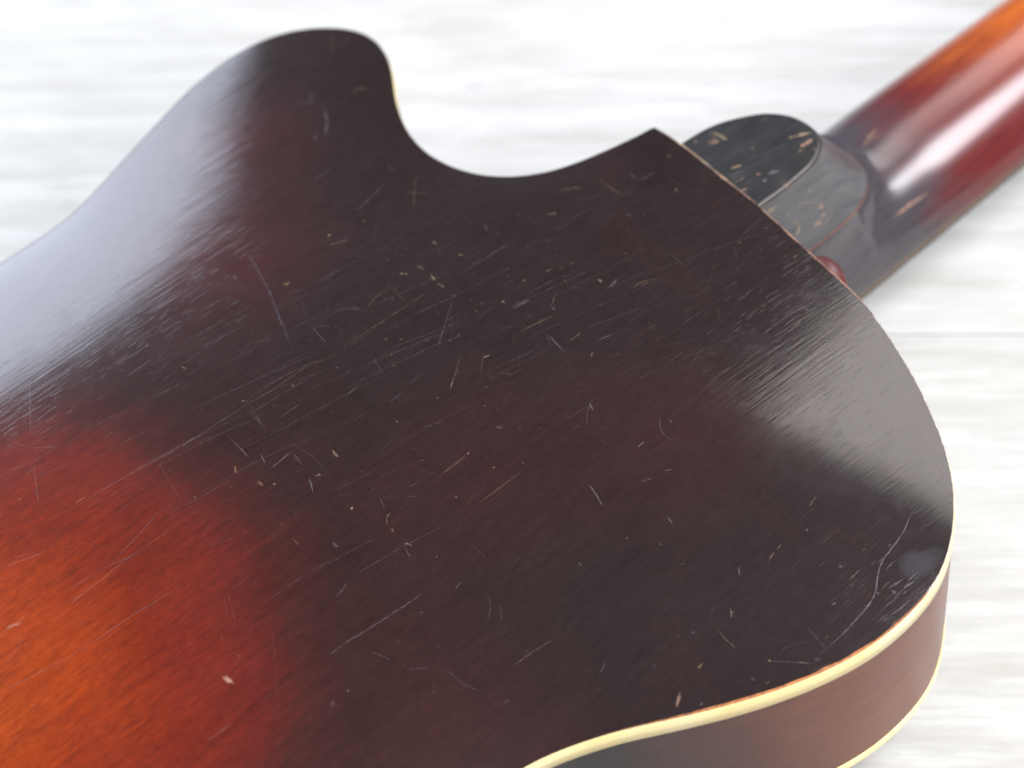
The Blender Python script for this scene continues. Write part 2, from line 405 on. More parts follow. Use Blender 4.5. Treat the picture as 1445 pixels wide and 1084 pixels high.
def worn_inset():
    n = len(RIM); k = rng.normal(size=n)
    for _ in range(2): k = 0.5 * k + 0.25 * (np.roll(k, 1) + np.roll(k, -1))
    near = np.exp(-((RIM[:, 0] + 108) / 46) ** 4) * (RIM[:, 1] < -100)
    hl = np.exp(-((RIM[:, 1] + 18) / 50) ** 4) * (RIM[:, 0] > -8)
    return 0.74 + 0.04 * k + near * (0.70 + 0.16 * k) + hl * (0.22 + 0.14 * k)
PLATE_INS = worn_inset()
v, f, u, dm = plate(inset(RIM, PLATE_INS * SGN), 3.4)
ARCH = 17.0
hz = ARCH * u ** 0.94
fo = []
for t in f:
    a, b, c = v[t[0]], v[t[1]], v[t[2]]
    fo.append(tuple(t) if (b[0] - a[0]) * (c[1] - a[1]) - (b[1] - a[1]) * (c[0] - a[0]) > 0 else tuple(t[::-1]))
back = mesh_obj('back_plate', [(p[0] * MM, p[1] * MM, RIM_Z + h * MM) for p, h in zip(v, hz)], fo, M_back, root)
front_o = inset(RIM, 2.0 * SGN)[::3]
v2, f2, u2, _ = plate(front_o, 9.0)
front = mesh_obj('front_plate', [(p[0] * MM, p[1] * MM, RIM_Z - (DEPTH - 0.4 + 13 * h) * MM) for p, h in zip(v2, u2)],
                 [t[::-1] for t in fo] and [tuple(t) for t in f2], M_front, root)
front['label'] = 'arched brown front resting towards the table'

# ---- rim: worn wood and painted highlight line, bindings, sides
we = sweep('worn_and_highlit_edge', [(PLATE_INS, 0.0), (PLATE_INS - 0.25, 0.02), (0.60, -0.08), (0.60, -1.0)], M_worn_highlit, back)
n = len(RIM); ca = we.data.color_attributes.new('tone', 'FLOAT_COLOR', 'POINT')
tone = np.zeros((n, 4)); tone[:, 3] = 1
for i, (x, y) in enumerate(RIM):
    c = np.array([0.028, 0.012, 0.010])
    near = np.exp(-((x + 108) / 46) ** 4) * (y < -100)                 # lower bass edge: orange bare wood
    c = c + near * (np.array([0.42, 0.15, 0.04]) - c)
    if y < -72 and x > -62: c = np.array([0.50, 0.45, 0.40]) * (0.7 + 0.4 * rng.random())   # shoulder: pale binding line and its highlight, painted into the rim tone
    hl = (x > -6) and (-72 < y < 34)
    if hl:
        br = 0.5 + 0.5 * math.sin(y * 0.41 + 1.3) * math.sin(y * 0.17 + 0.4)
        lft = np.clip((y + 20) / 30, 0, 1)
        c = (np.array([0.30, 0.13, 0.10]) * (1 - lft) + np.array([0.52, 0.36, 0.25]) * lft) * (0.25 + 0.95 * br) * (0.7 + 0.6 * rng.random())
    tone[i, :3] = c
ca.data.foreach_set('color', np.tile(tone, (4, 1)).ravel())
b1 = sweep('binding', [(0.62, -0.9), (0.62, -0.12), (0.50, -0.20), (0.36, -0.55), (0.20, -1.1), (0.07, -1.9), (0.0, -2.7), (0.0, -7.2), (0.5, -7.2)], M_bind, root)
b1['label'] = 'cream binding along the back edge'
b2 = sweep('binding', [(0.5, -DEPTH + 5.0), (0.0, -DEPTH + 5.0), (0.0, -DEPTH + 1.2), (0.3, -DEPTH + 0.4), (1.2, -DEPTH), (2.4, -DEPTH)], M_bind, root)
b2['label'] = 'cream binding along the front edge'
side = sweep('side', [(0.3, -6.9), (0.3, -20), (0.3, -40), (0.3, -60), (0.3, -DEPTH + 5.2)], M_side, root)

# ---- heel block with its cap
CAP = [(3.2, 25.4), (11.7, 24.6), (18.3, 23.0), (25.3, 19.7), (31.0, 16.2), (34.8, 12.4), (37.7, 7.6), (39.0, 1.8), (38.4, -3.4), (36.2, -7.2), (32.1, -10.2), (26.7, -12.0), (20.0, -12.6), (12.6, -12.9), (3.2, -12.6)]
def open_spline(P, per=5):
    P = np.array(P, float); P = np.vstack([2 * P[0] - P[1], P, 2 * P[-1] - P[-2]]); out = []
    for i in range(1, len(P) - 2):
        a, b, c, d = P[i - 1:i + 3]
        for k in range(per):
            t = k / per
            out.append(0.5 * ((2 * b) + (c - a) * t + (2 * a - 5 * b + 4 * c - d) * t * t + (3 * b - a - 3 * c + d) * t ** 3))
    out.append(P[-2]); return np.array(out)
cap_c = open_spline(CAP)
def d_section(dz):
    """heel outline at depth dz below the rim: grows from the cap towards the neck"""
    q = (dz - 2) / 26.0
    t = np.linspace(0, 1, len(cap_c))
    cen = 6.2 + (3.6 - 6.2) * q
    sx = 1 + (57.0 / 39.0 - 1) * (0.75 * q + 0.25 * q * q)
    sy = 1 + (27.0 / 19.0 - 1) * (0.8 * q + 0.2 * q * q)
    x0 = 3.0
    return np.c_[x0 + (cap_c[:, 0] - x0) * sx, cen + (cap_c[:, 1] - 6.2) * sy]
heel = None
levels = [3.0, 6, 10, 14, 18, 22, 25.5, 28.0]
vs, fs = [], []; m_ = len(cap_c)
for z in levels: vs += [(p[0] * MM, p[1] * MM, RIM_Z - z * MM) for p in d_section(z)]
for a in range(len(levels) - 1):
    for i in range(m_ - 1): fs.append((a * m_ + i, a * m_ + i + 1, (a + 1) * m_ + i + 1, (a + 1) * m_ + i))
heel = mesh_obj('heel', vs, fs, M_heel, root)
vs, fs = [], []                                   # cap: flat top, worn pale rim
def shrink(P, d):
    T = np.gradient(P, axis=0); T /= np.linalg.norm(T, axis=1)[:, None]
    return P + np.c_[T[:, 1], -T[:, 0]] * d
cp = d_section(2.0)
rings = [(cp, 3.3), (cp, 2.35), (shrink(cp, 0.25), 2.08), (shrink(cp, 0.7), 1.98)]
for P_, z in rings: vs += [(p[0] * MM, p[1] * MM, RIM_Z - z * MM) for p in P_]
for a in range(3):
    for i in range(m_ - 1): fs.append(((a + 1) * m_ + i, a * m_ + i, a * m_ + i + 1, (a + 1) * m_ + i + 1))
fs.append(tuple(range(3 * m_, 4 * m_))[::-1])
cap = mesh_obj('heel_cap', vs, fs, M_cap, heel)
bm = bmesh.new(); bm.from_mesh(cap.data); bmesh.ops.recalc_face_normals(bm, faces=bm.faces); bm.to_mesh(cap.data); bm.free()
top_i = max(range(len(cap.data.polygons)), key=lambda i: len(cap.data.polygons[i].vertices))
cap.data.polygons[top_i].use_smooth = False
def ribbon(name, P, z0, z1, out0, out1, mat, parent):
    a, b = shrink(P, -out0), shrink(P, -out1); k = len(P)
    vs = [(p[0] * MM, p[1] * MM, RIM_Z - z0 * MM) for p in a] + [(p[0] * MM, p[1] * MM, RIM_Z - z1 * MM) for p in b]
    return mesh_obj(name, vs, [(i, i + 1, i + 1 + k, i + k) for i in range(k - 1)], mat, parent)
ribbon('worn_rim', cp, 2.02, 2.6, -0.26, 0.06, plain('pale_worn_rim', (0.40, 0.33, 0.29), 0.5, 500), cap)
ribbon('glue_line', d_section(28.0), 27.6, 28.2, 0.10, 0.16, M_seam, heel)

# ---- neck: rounded shaft whose heel end swells into the block above (fillet-blended)
JOINT = 66.5                                        # depth of the fingerboard joint below the rim
NECK_C = 1.2
SKEW = 7.5
def neck_halfwidth(s): return 31.2 - 0.022 * s
def neck_height(s): return 23.0 - 0.006 * s
heel_D = d_section(28.0)
xs_up = heel_D[heel_D[:, 0].argmax(), 0]
def heel_inside(s, y, dz):
    """signed closeness (mm, >0 inside) of the swollen heel below the seam"""
    g = max(0.0, dz - 28.0)
    tip = 57.0 + 0.12 * g + 0.012 * g * g
    hw = 27.0 + 0.09 * g; cen = 3.6 - 0.06 * g
    a = max(0.0, 1 - max(0.0, (s - 6.0) / (tip - 6.0)) ** 2.4) ** (1 / 2.2) if s < tip else 0.0
    return min(hw * a - abs(y - cen) if a > 0 else -1.0, dz - 28.0)
def section(s, N=40):
    out = []; W, H = neck_halfwidth(s), neck_height(s)
    for k in range(N + 1):
        th = math.pi * k / N; c, sn = math.cos(th), math.sin(th)
        rn = 1.0 / ((abs(c) / W) ** 2.15 + (abs(sn) / H) ** 2.15) ** (1 / 2.15)
        rh = 0.0
        if s < 100:
            lo = 0.0
            for st_ in np.arange(4.0, 62.0, 1.0):
                if heel_inside(s, NECK_C + st_ * c, JOINT - st_ * sn) > 0: rh = st_
            if rh > 0:
                a_, b_ = rh, rh + 1.0
                for _ in range(7):
                    md = (a_ + b_) / 2
                    if heel_inside(s, NECK_C + md * c, JOINT - md * sn) > 0: a_ = md
                    else: b_ = md
                rh = a_
        K = 7.0 * min(1.0, sn * 2.5)
        if rh > 0 and K > 0.01:
            hh = max(0.0, K - abs(rn - rh)) / K; r_ = max(rn, rh) + hh * hh * K * 0.25
            r_ = min(r_, max(rh, rn) if rh > 0 and (JOINT - rh * sn) < 28.6 else r_)
        else: r_ = rn
        out.append((NECK_C + r_ * c * (1 - 0.10 * sn * (c > 0)) + SKEW * sn * sn * min(1.0, max(0.0, (s - 54) / 30)), JOINT - r_ * sn))
    return out
ss = list(np.arange(3.4, 46, 3.0)) + list(np.arange(46, 160, 1.5)) + list(np.arange(160, 460, 15.0))
secs = np.array([section(s) for s in ss])
# relax along the length so the swelling fairs into the shaft
i0 = [i for i, s in enumerate(ss) if 20 < s < 160]
wt = np.zeros(secs.shape[:2])
for i in i0:
    wt[i] = 1.0 if ss[i] > 59 else np.clip((secs[i][:, 1] - 29.0) / 10.0, 0, 1)
for _ in range(14):
    q = secs.copy()
    for i in i0: secs[i] += wt[i][:, None] * (0.5 * (0.5 * (q[i - 1] + q[i + 1]) - q[i]))
vs = [(s * MM, p[0] * MM, RIM_Z - p[1] * MM) for s, sec in zip(ss, secs) for p in sec]
k = secs.shape[1]
fs = [(a * k + i, a * k + i + 1, (a + 1) * k + i + 1, (a + 1) * k + i) for a in range(len(ss) - 1) for i in range(k - 1)]
fs += [(a * k, (a + 1) * k, (a + 1) * k + k - 1, a * k + k - 1) for a in range(len(ss) - 1)]
neck = mesh_obj('neck', vs, fs, M_neck, root)
bm = bmesh.new(); bm.from_mesh(neck.data); bmesh.ops.recalc_face_normals(bm, faces=bm.faces); bm.to_mesh(neck.data); bm.free()
# fingerboard under it, edged in cream
def board(name, z0, z1, grow, s0, s1, mat, parent):
    vs = []
    for s in (s0, s1):
        w = neck_halfwidth(s) + grow
        for yy, z in ((w, z0), (-w, z0), (-w, z1), (w, z1)): vs.append((s * MM, (NECK_C + yy) * MM, RIM_Z - z * MM))
    return mesh_obj(name, vs, [(0, 1, 2, 3), (7, 6, 5, 4), (0, 4, 5, 1), (1, 5, 6, 2), (2, 6, 7, 3), (3, 7, 4, 0)], mat, parent, smooth=False)
fb = board('fingerboard', JOINT + 0.02, JOINT + 4.2, -0.6, 3.2, 455, M_ebony, root)
board('edge_line', JOINT + 0.1, JOINT + 0.4, 0.10, 3.4, 454, plain('pale_edge_line', (0.34, 0.24, 0.15), 0.5), fb)

# ---- dark red knob tucked between rim and neck
def lathe(name, prof, mat, parent, loc, rot, N=28):
    vs, fs = [], []
    for r_, z in prof:
        for i in range(N): vs.append((r_ * math.cos(2 * math.pi * i / N) * MM, r_ * math.sin(2 * math.pi * i / N) * MM, z * MM))
    for a in range(len(prof) - 1):
        for i in range(N): fs.append((a * N + i, a * N + (i + 1) % N, (a + 1) * N + (i + 1) % N, (a + 1) * N + i))
    fs.append(tuple(range((len(prof) - 1) * N, len(prof) * N)))
    o = mesh_obj(name, vs, fs, mat, parent); o.location = loc; o.rotation_euler = rot; return o
lathe('dark_red_knob', [(6.5, 0), (7.4, 0.6), (7.6, 1.6), (7.6, 3.4), (7.0, 4.6), (5.4, 5.6), (3.0, 6.1), (0.4, 6.3)], M_knob, root,
      (0.5 * MM, -45.0 * MM, RIM_Z - 10.0 * MM), (0, math.pi / 2, 0))

# ---- bridge on the front: what the guitar lies on
bz = 13.0 + DEPTH
vs = [(-310 * MM + x, y, z) for z in (RIM_Z - (bz - 3) * MM, 0.0002) for x, y in ((-0.008, -0.06), (0.008, -0.06), (0.008, 0.06), (-0.008, 0.06))]
mesh_obj('bridge', vs, [(0, 1, 2, 3), (7, 6, 5, 4), (0, 4, 5, 1), (1, 5, 6, 2), (2, 6, 7, 3), (3, 7, 4, 0)], M_ebony, root, smooth=False)

# ------------------------------------------------------------------ scratches, chips and scuffs in the lacquer
# (points in mm in the guitar's frame, width mm, kind, strength)
MARKS = [
([(-134.4,87.4),(-137.2,75.9),(-139.8,66.2),(-141.6,60.8),(-144.7,52.8),(-147.1,45.9),(-149.2,38.9)],0.81,'b',0.5),
([(-114.2,67.4),(-107.4,64.8)],0.27,'g',0.35),
([(-127.2,56.4),(-116.7,56.0)],0.27,'g',0.25),
([(-134.9,58.2),(-131.1,56.9)],0.67,'b',0.25),
([(-121.2,36.6),(-118.6,37.9),(-115.9,38.6),(-110.0,38.5)],0.36,'t',0.28),
([(-110.0,38.5),(-111.1,30.2)],0.22,'t',0.25),
([(-105.1,41.1),(-103.5,40.7),(-103.1,38.8)],0.9,'t',0.45),
([(-98.9,40.3),(-97.4,39.2),(-98.2,36.7)],0.4,'t',0.5),
([(-97.3,34.7),(-98.0,32.8),(-98.2,30.7)],0.67,'t',0.6),
([(-98.8,30.0),(-98.0,29.0),(-97.9,26.4)],0.45,'t',0.6),
([(-91.7,27.9),(-82.5,27.8),(-70.1,27.4)],0.36,'g',0.28),
([(-139.3,29.5),(-120.9,28.7),(-99.7,28.9)],0.27,'t',0.35),
([(-136.2,28.1),(-123.5,28.1)],0.22,'g',0.25),
([(-98.1,21.3),(-106.3,15.2),(-115.6,8.2)],0.29,'g',0.4),
([(-98.4,22.3),(-97.4,20.9)],0.67,'g',0.35),
([(-110.9,1.8),(-116.8,-2.8),(-123.0,-7.5)],0.22,'g',0.4),
([(-119.3,-4.4),(-122.8,-7.3)],0.34,'g',0.6),
([(-106.8,-4.0),(-111.7,-8.7)],0.22,'g',0.4),
([(-107.2,-4.3),(-105.6,-4.6),(-104.6,-5.0)],0.49,'t',0.85),
([(-80.2,6.4),(-68.9,5.4)],0.22,'g',0.35),
([(-87.9,5.1),(-84.3,4.1),(-80.3,4.3)],0.34,'g',0.45),
([(-92.0,-3.8),(-85.4,-5.0),(-78.7,-6.2)],0.31,'t',0.4),
([(-85.9,-10.8),(-86.4,-15.3),(-86.6,-19.3)],0.36,'g',0.5),
([(-82.9,-17.0),(-81.5,-17.8),(-77.4,-16.9)],0.36,'t',0.45),
([(-81.8,-26.4),(-79.8,-25.4)],0.54,'g',0.7),
([(-93.8,-39.6),(-94.8,-42.5)],0.34,'g',0.6),
([(-76.1,-23.0),(-70.6,-24.3)],0.29,'g',0.35),
([(-59.0,-3.9),(-59.1,-5.7)],0.67,'t',0.7),
([(-59.6,-8.5),(-57.5,-9.3),(-54.6,-7.9)],0.4,'g',0.5),
([(-175.1,31.7),(-163.6,30.7),(-150.0,30.8),(-138.8,27.5)],0.27,'t',0.35),
([(-173.9,33.4),(-158.9,32.7),(-145.0,30.4)],0.2,'g',0.35),
([(-177.6,28.4),(-163.0,27.3),(-148.2,26.2)],0.22,'g',0.35),
([(-169.0,34.5),(-154.3,32.0),(-143.1,30.1)],0.18,'g',0.3),
([(-165.4,31.0),(-145.7,25.3)],0.18,'g',0.25),
([(-172.1,31.7),(-173.3,25.8),(-174.5,19.3)],0.27,'g',0.3),
([(-173.4,34.1),(-171.7,32.2)],0.67,'t',0.5),
([(-182.2,6.9),(-173.3,7.9)],0.31,'g',0.35),
([(-173.2,7.3),(-173.8,1.2)],0.22,'g',0.25),
([(-184.1,19.4),(-184.6,15.2)],0.34,'g',0.4),
([(-175.2,-3.4),(-177.5,-9.0)],0.36,'g',0.4),
([(-180.8,13.6),(-181.9,10.0)],0.34,'g',0.4),
([(-163.8,-0.5),(-164.2,-2.3),(-163.9,-3.9)],0.67,'t',0.5),
([(-145.2,-29.7),(-133.8,-29.7)],0.22,'p',0.4),
([(-155.1,-26.6),(-150.3,-27.1)],0.22,'p',0.3),
([(-145.4,-45.0),(-135.9,-44.8),(-126.9,-45.2)],0.22,'p',0.25),
([(-113.1,-61.6),(-113.7,-65.4),(-115.3,-70.1)],0.34,'g',0.45),
([(-163.7,-23.9),(-164.8,-27.9)],0.25,'g',0.35),
([(-167.9,20.6),(-160.0,20.2)],0.34,'g',0.3),
([(-149.0,12.8),(-143.1,13.6)],0.25,'g',0.4),
([(-139.9,1.6),(-134.3,2.0)],0.22,'g',0.3),
([(-138.5,-12.4),(-132.1,-14.9)],0.36,'b',0.3),
([(-139.3,43.7),(-139.9,33.7)],0.29,'g',0.4),
([(-139.1,42.8),(-134.6,38.5)],0.22,'g',0.3),
([(-132.4,19.4),(-133.7,14.9),(-134.1,11.0)],0.34,'g',0.3),
([(-152.7,3.8),(-146.6,3.7)],0.22,'g',0.3),
([(-134.6,63.8),(-134.1,62.3),(-133.0,63.5)],0.34,'t',0.7),
([(-111.3,71.2),(-111.2,70.5)],0.67,'t',0.8),
([(-87.9,9.7),(-87.8,8.4)],0.9,'p',0.75),
([(-96.9,12.2),(-96.1,11.5)],0.9,'p',0.45),
([(-122.0,19.5),(-121.1,18.4)],0.67,'p',0.55),
([(-77.3,11.8),(-76.8,11.4)],0.67,'t',0.6),
([(-78.2,-3.7),(-77.5,-4.3)],0.67,'g',0.7),
([(-133.5,-28.8),(-133.7,-29.7)],0.45,'t',0.6),
([(-172.5,-20.8),(-172.0,-21.2)],0.67,'t',0.85),
([(-184.9,2.2),(-184.1,1.5)],0.67,'t',0.5),
([(-172.5,-4.5),(-171.9,-5.3)],0.9,'t',0.4),
([(-88.1,45.7),(-87.3,43.3)],0.49,'t',0.6),
([(-85.3,35.3),(-84.5,33.5)],0.58,'t',0.6),
([(-69.5,9.9),(-66.7,9.3)],0.54,'t',0.4),
([(-61.9,7.1),(-59.8,6.8)],0.45,'t',0.35),
([(-187.8,6.2),(-187.4,3.2)],0.67,'t',0.35),
([(-143.8,24.3),(-143.0,23.1)],0.31,'g',0.5),
([(-107.1,-12.9),(-104.5,-14.9)],0.31,'g',0.4),
([(-146.1,-38.3),(-146.1,-39.3)],0.45,'g',0.4),
([(-158.0,28.3),(-157.8,26.9)],0.45,'t',0.5),
([(-127.8,16.3),(-127.5,16.0)],0.49,'t',0.7),
([(-142.4,-5.0),(-142.5,-6.2)],0.36,'g',0.4),
([(-80.7,4.5),(-83.8,4.8),(-87.5,5.5)],0.27,'g',0.4),
([(-78.1,-2.3),(-75.4,-1.7),(-74.3,0.3)],0.36,'t',0.45),
([(-88.7,-15.4),(-85.8,-9.4)],0.22,'g',0.3),
([(-129.7,43.0),(-125.0,40.1),(-122.5,36.3)],1.12,'g',0.1),
([(-134.8,54.1),(-138.9,45.6)],0.22,'g',0.18),
([(-121.2,-27.3),(-119.7,-29.2)],1.12,'g',0.18),
([(-109.5,7.8),(-106.3,7.8)],0.45,'g',0.3),
([(-111.1,8.5),(-109.7,7.6)],0.34,'g',0.4),
([(-99.5,8.9),(-90.6,9.8)],0.22,'g',0.25),
([(-107.9,-39.1),(-92.9,-40.4)],0.22,'g',0.15),
([(-131.2,3.3),(-123.7,3.5)],0.2,'g',0.25),
([(-217.9,89.8),(-223.9,79.2),(-229.5,70.6)],0.36,'g',0.28),
([(-235.1,59.6),(-238.6,52.6),(-242.0,45.8)],0.31,'g',0.3),
([(-245.0,63.8),(-235.9,61.4)],0.22,'g',0.3),
([(-263.5,34.7),(-257.0,32.7),(-249.6,30.0)],0.25,'g',0.35),
([(-236.8,37.6),(-223.0,36.4),(-205.6,34.3),(-193.3,32.7),(-182.8,32.0),(-166.5,31.7)],0.29,'g',0.3),
([(-233.6,38.5),(-229.1,38.2)],0.45,'t',0.5),
([(-207.2,34.0),(-186.0,31.4)],0.22,'g',0.3),
([(-212.8,58.7),(-203.8,58.0)],0.22,'t',0.35),
([(-193.0,54.7),(-182.8,53.5)],0.36,'g',0.3),
([(-205.6,34.3),(-207.4,26.0),(-209.1,16.0)],0.22,'g',0.22),
([(-239.3,12.5),(-227.2,14.8),(-212.3,19.0)],0.22,'g',0.45),
([(-254.6,9.9),(-246.3,9.8),(-233.9,10.8),(-222.4,10.3),(-212.0,10.0)],0.31,'p',0.4),
([(-254.6,9.9),(-248.9,9.8)],0.49,'g',0.45),
([(-259.4,11.4),(-241.0,9.9),(-225.5,9.7)],0.18,'p',0.3),
([(-286.9,-1.3),(-276.4,-2.5),(-264.2,-5.1),(-242.0,-6.4),(-220.1,-8.5)],0.22,'g',0.5),
([(-286.2,-0.3),(-277.5,-2.3)],0.22,'g',0.3),
([(-270.4,10.3),(-276.0,7.5),(-281.7,5.6)],0.22,'g',0.4),
([(-275.6,15.8),(-270.9,15.3),(-265.6,15.9)],0.27,'p',0.7),
([(-273.5,16.1),(-271.3,15.4),(-268.7,14.4)],0.9,'p',0.8),
([(-251.4,-52.7),(-246.9,-53.4),(-241.8,-53.4)],0.31,'g',0.4),
([(-232.4,-53.6),(-221.0,-53.9)],0.27,'b',0.3),
([(-208.0,-54.7),(-198.2,-54.9)],0.27,'g',0.45),
([(-211.6,-28.9),(-197.5,-29.5),(-184.0,-31.1)],0.2,'g',0.3),
([(-217.4,-19.0),(-219.7,-24.8),(-222.1,-28.9)],0.2,'p',0.3),
([(-218.9,-19.3),(-222.3,-25.7)],0.18,'p',0.25),
([(-214.6,-37.1),(-221.4,-47.7),(-228.5,-57.6)],0.18,'p',0.2),
([(-294.6,-18.5),(-290.0,-19.0)],0.22,'d',0.35),
([(-194.4,-41.6),(-188.7,-39.6)],0.22,'g',0.4),
([(-184.4,26.0),(-184.3,20.5),(-184.3,15.0)],0.36,'g',0.3),
([(-173.9,29.2),(-174.3,19.3)],0.22,'g',0.25),
([(-182.2,6.8),(-173.4,7.5)],0.22,'g',0.3),
([(-173.4,7.5),(-174.1,1.1)],0.22,'g',0.25),
([(-219.1,29.9),(-219.2,27.3)],1.12,'d',0.5),
([(-219.6,-8.2),(-221.2,-10.8),(-223.7,-13.0)],1.12,'d',0.45),
([(-231.3,6.7),(-229.6,4.8)],0.56,'d',0.5),
([(-189.4,15.3),(-190.7,12.9)],0.9,'t',0.35),
([(-187.3,6.2),(-187.4,3.3)],0.67,'t',0.35),
([(-175.2,-4.0),(-177.5,-8.8)],0.45,'g',0.4),
([(-173.6,-4.5),(-171.9,-4.9)],0.9,'g',0.35),
([(-205.2,15.0),(-204.9,14.0)],0.67,'t',0.6),
([(-245.5,52.6),(-244.9,51.4)],0.54,'t',0.7),
([(-184.5,1.8),(-184.4,1.3)],0.67,'t',0.6),
([(-191.5,-11.0),(-191.5,-11.6)],0.45,'t',0.6),
([(-163.7,-0.5),(-163.9,-3.5)],0.67,'t',0.5),
([(-183.8,-26.4),(-183.7,-28.9)],0.9,'g',0.3),
([(-191.8,-16.8),(-191.9,-20.5)],0.56,'t',0.3),
([(-214.7,-33.9),(-212.3,-38.3)],1.12,'d',0.3),
([(-236.1,-24.7),(-235.6,-25.8)],0.78,'p',0.35),
([(-214.7,-66.4),(-217.1,-67.8)],1.12,'g',0.2),
([(-210.2,-66.5),(-210.2,-67.3)],0.56,'g',0.5),
([(-172.4,-20.5),(-172.1,-21.4)],0.58,'t',0.8),
([(-236.4,77.8),(-232.5,66.8),(-224.6,59.2)],0.22,'g',0.25),
([(-228.9,64.0),(-225.4,60.1)],0.36,'g',0.3),
([(-247.6,13.6),(-238.2,6.5)],0.22,'d',0.3),
([(-264.2,22.6),(-260.0,20.2)],0.45,'d',0.3),
([(-212.2,26.9),(-206.6,25.2)],0.22,'d',0.4),
([(-229.5,24.8),(-229.0,21.7)],0.45,'d',0.4),
([(-199.6,-4.0),(-201.0,-9.4)],0.31,'d',0.4),
([(-205.9,-1.6),(-201.6,-3.0)],0.22,'d',0.4),
([(-181.0,12.9),(-182.0,9.7)],0.45,'g',0.35),
([(-213.0,47.2),(-200.6,45.5)],0.22,'g',0.3),
([(-244.3,65.0),(-232.4,60.7)],0.18,'g',0.3),
([(-234.8,76.1),(-229.1,74.3)],0.18,'g',0.25),
([(-227.7,49.4),(-211.8,47.0)],0.18,'g',0.2),
([(-257.6,34.7),(-254.0,33.3)],0.36,'g',0.3),
([(-203.2,-54.7),(-189.0,-56.1),(-173.2,-57.3)],0.27,'g',0.5),
([(-186.5,-39.2),(-169.3,-41.3),(-154.9,-43.9)],0.22,'g',0.4),
([(-145.1,-29.5),(-133.4,-29.2)],0.22,'p',0.4),
([(-141.9,-45.1),(-124.1,-44.8)],0.2,'p',0.3),
([(-113.3,-61.5),(-114.1,-65.5),(-115.0,-70.2)],0.31,'g',0.4),
([(-93.9,-39.8),(-94.6,-42.6)],0.31,'g',0.4),
([(-164.3,-29.9),(-166.6,-29.8),(-167.6,-32.7)],0.45,'t',0.4),
([(-168.0,-34.0),(-166.6,-34.4),(-168.4,-36.2),(-168.3,-34.8)],0.45,'t',0.4),
([(-168.2,-40.8),(-166.3,-41.7),(-167.1,-43.2)],0.54,'g',0.45),
([(-168.5,-42.0),(-169.7,-45.9)],0.45,'g',0.4),
([(-163.4,-23.3),(-164.7,-27.4)],0.22,'g',0.3),
([(-163.2,-23.5),(-160.6,-26.4)],0.18,'g',0.25),
([(-166.4,-62.5),(-162.6,-61.4)],0.27,'g',0.4),
([(-160.2,-69.6),(-161.3,-73.3),(-165.5,-76.1)],0.36,'g',0.3),
([(-151.9,-109.5),(-149.4,-109.0),(-147.3,-107.5)],0.49,'b',0.4),
([(-184.2,-79.0),(-183.8,-85.4),(-180.9,-91.8)],0.25,'g',0.22),
([(-193.2,-72.2),(-190.7,-74.5),(-187.6,-76.2)],0.27,'g',0.25),
([(-197.4,-61.7),(-194.6,-67.6)],0.27,'g',0.25),
([(-189.8,-80.4),(-190.7,-83.7)],0.22,'g',0.25),
([(-103.1,-85.5),(-103.4,-88.3)],0.45,'g',0.45),
([(-133.1,-79.4),(-133.1,-80.9)],0.45,'g',0.6),
([(-117.6,-82.5),(-116.3,-83.1)],0.58,'g',0.5),
([(-80.7,-57.7),(-83.3,-60.0),(-84.6,-63.1),(-84.0,-66.8)],0.27,'g',0.35),
([(-93.4,-61.6),(-90.6,-61.4)],0.36,'g',0.5),
([(-79.8,-60.9),(-79.2,-61.4)],0.67,'g',0.5),
([(-178.6,-98.2),(-176.1,-98.3)],0.58,'g',0.2),
([(-101.3,-71.2),(-97.1,-72.7)],0.31,'g',0.35),
([(-93.2,-73.1),(-90.9,-74.3)],0.45,'g',0.4),
([(-163.9,-50.5),(-163.1,-50.6)],0.45,'g',0.5),
([(-172.5,-20.7),(-172.0,-21.2)],0.67,'t',0.85),
([(-145.7,-21.7),(-145.4,-22.1)],0.54,'g',0.6),
([(-142.4,-5.1),(-142.5,-5.9)],0.45,'g',0.5),
([(-193.0,-41.8),(-189.0,-40.0)],0.22,'g',0.35),
([(-162.2,-12.6),(-161.3,-12.8)],0.45,'g',0.5),
([(-123.6,-42.6),(-123.3,-43.2)],0.45,'p',0.5),
([(-133.8,-28.9),(-133.3,-29.6)],0.54,'g',0.6),
([(-151.9,-93.9),(-143.9,-92.4)],0.22,'b',0.2),
([(-140.8,-97.9),(-130.5,-98.4)],0.22,'b',0.15),
([(-146.2,-38.2),(-146.1,-39.2)],0.45,'g',0.4),
([(-153.2,-53.8),(-152.7,-61.1)],0.22,'g',0.18),
([(-178.6,-61.4),(-178.2,-62.1)],0.45,'g',0.4),
([(-181.7,-72.6),(-181.4,-73.4)],0.45,'g',0.45),
([(-138.3,-117.3),(-137.4,-118.5)],0.58,'b',0.4),
([(-122.9,-117.4),(-122.3,-118.2)],0.67,'b',0.4),
([(-110.7,-91.5),(-110.7,-90.0)],0.31,'g',0.4),
([(-129.0,-126.8),(-126.8,-126.4)],0.45,'t',0.4),
([(-41.4,-130.6),(-45.9,-131.4),(-48.0,-131.9),(-50.5,-133.3),(-52.9,-134.6),(-58.5,-136.0),(-65.1,-137.5),(-69.1,-139.5),(-72.2,-142.2),(-74.0,-143.8),(-77.1,-144.9),(-82.7,-145.8),(-89.6,-146.6),(-95.9,-146.8),(-101.8,-146.7)],0.26,'g',0.62),
([(-68.9,-110.4),(-64.4,-109.1)],0.4,'t',0.4),
([(-74.4,-115.1),(-74.8,-116.2)],0.45,'g',0.5),
([(-91.1,-115.7),(-88.6,-115.2),(-86.9,-114.7)],0.67,'t',0.35),
([(-85.9,-114.7),(-83.5,-114.1)],0.31,'t',0.35),
([(-98.0,-111.4),(-99.3,-112.4),(-100.2,-113.7)],0.67,'g',0.65),
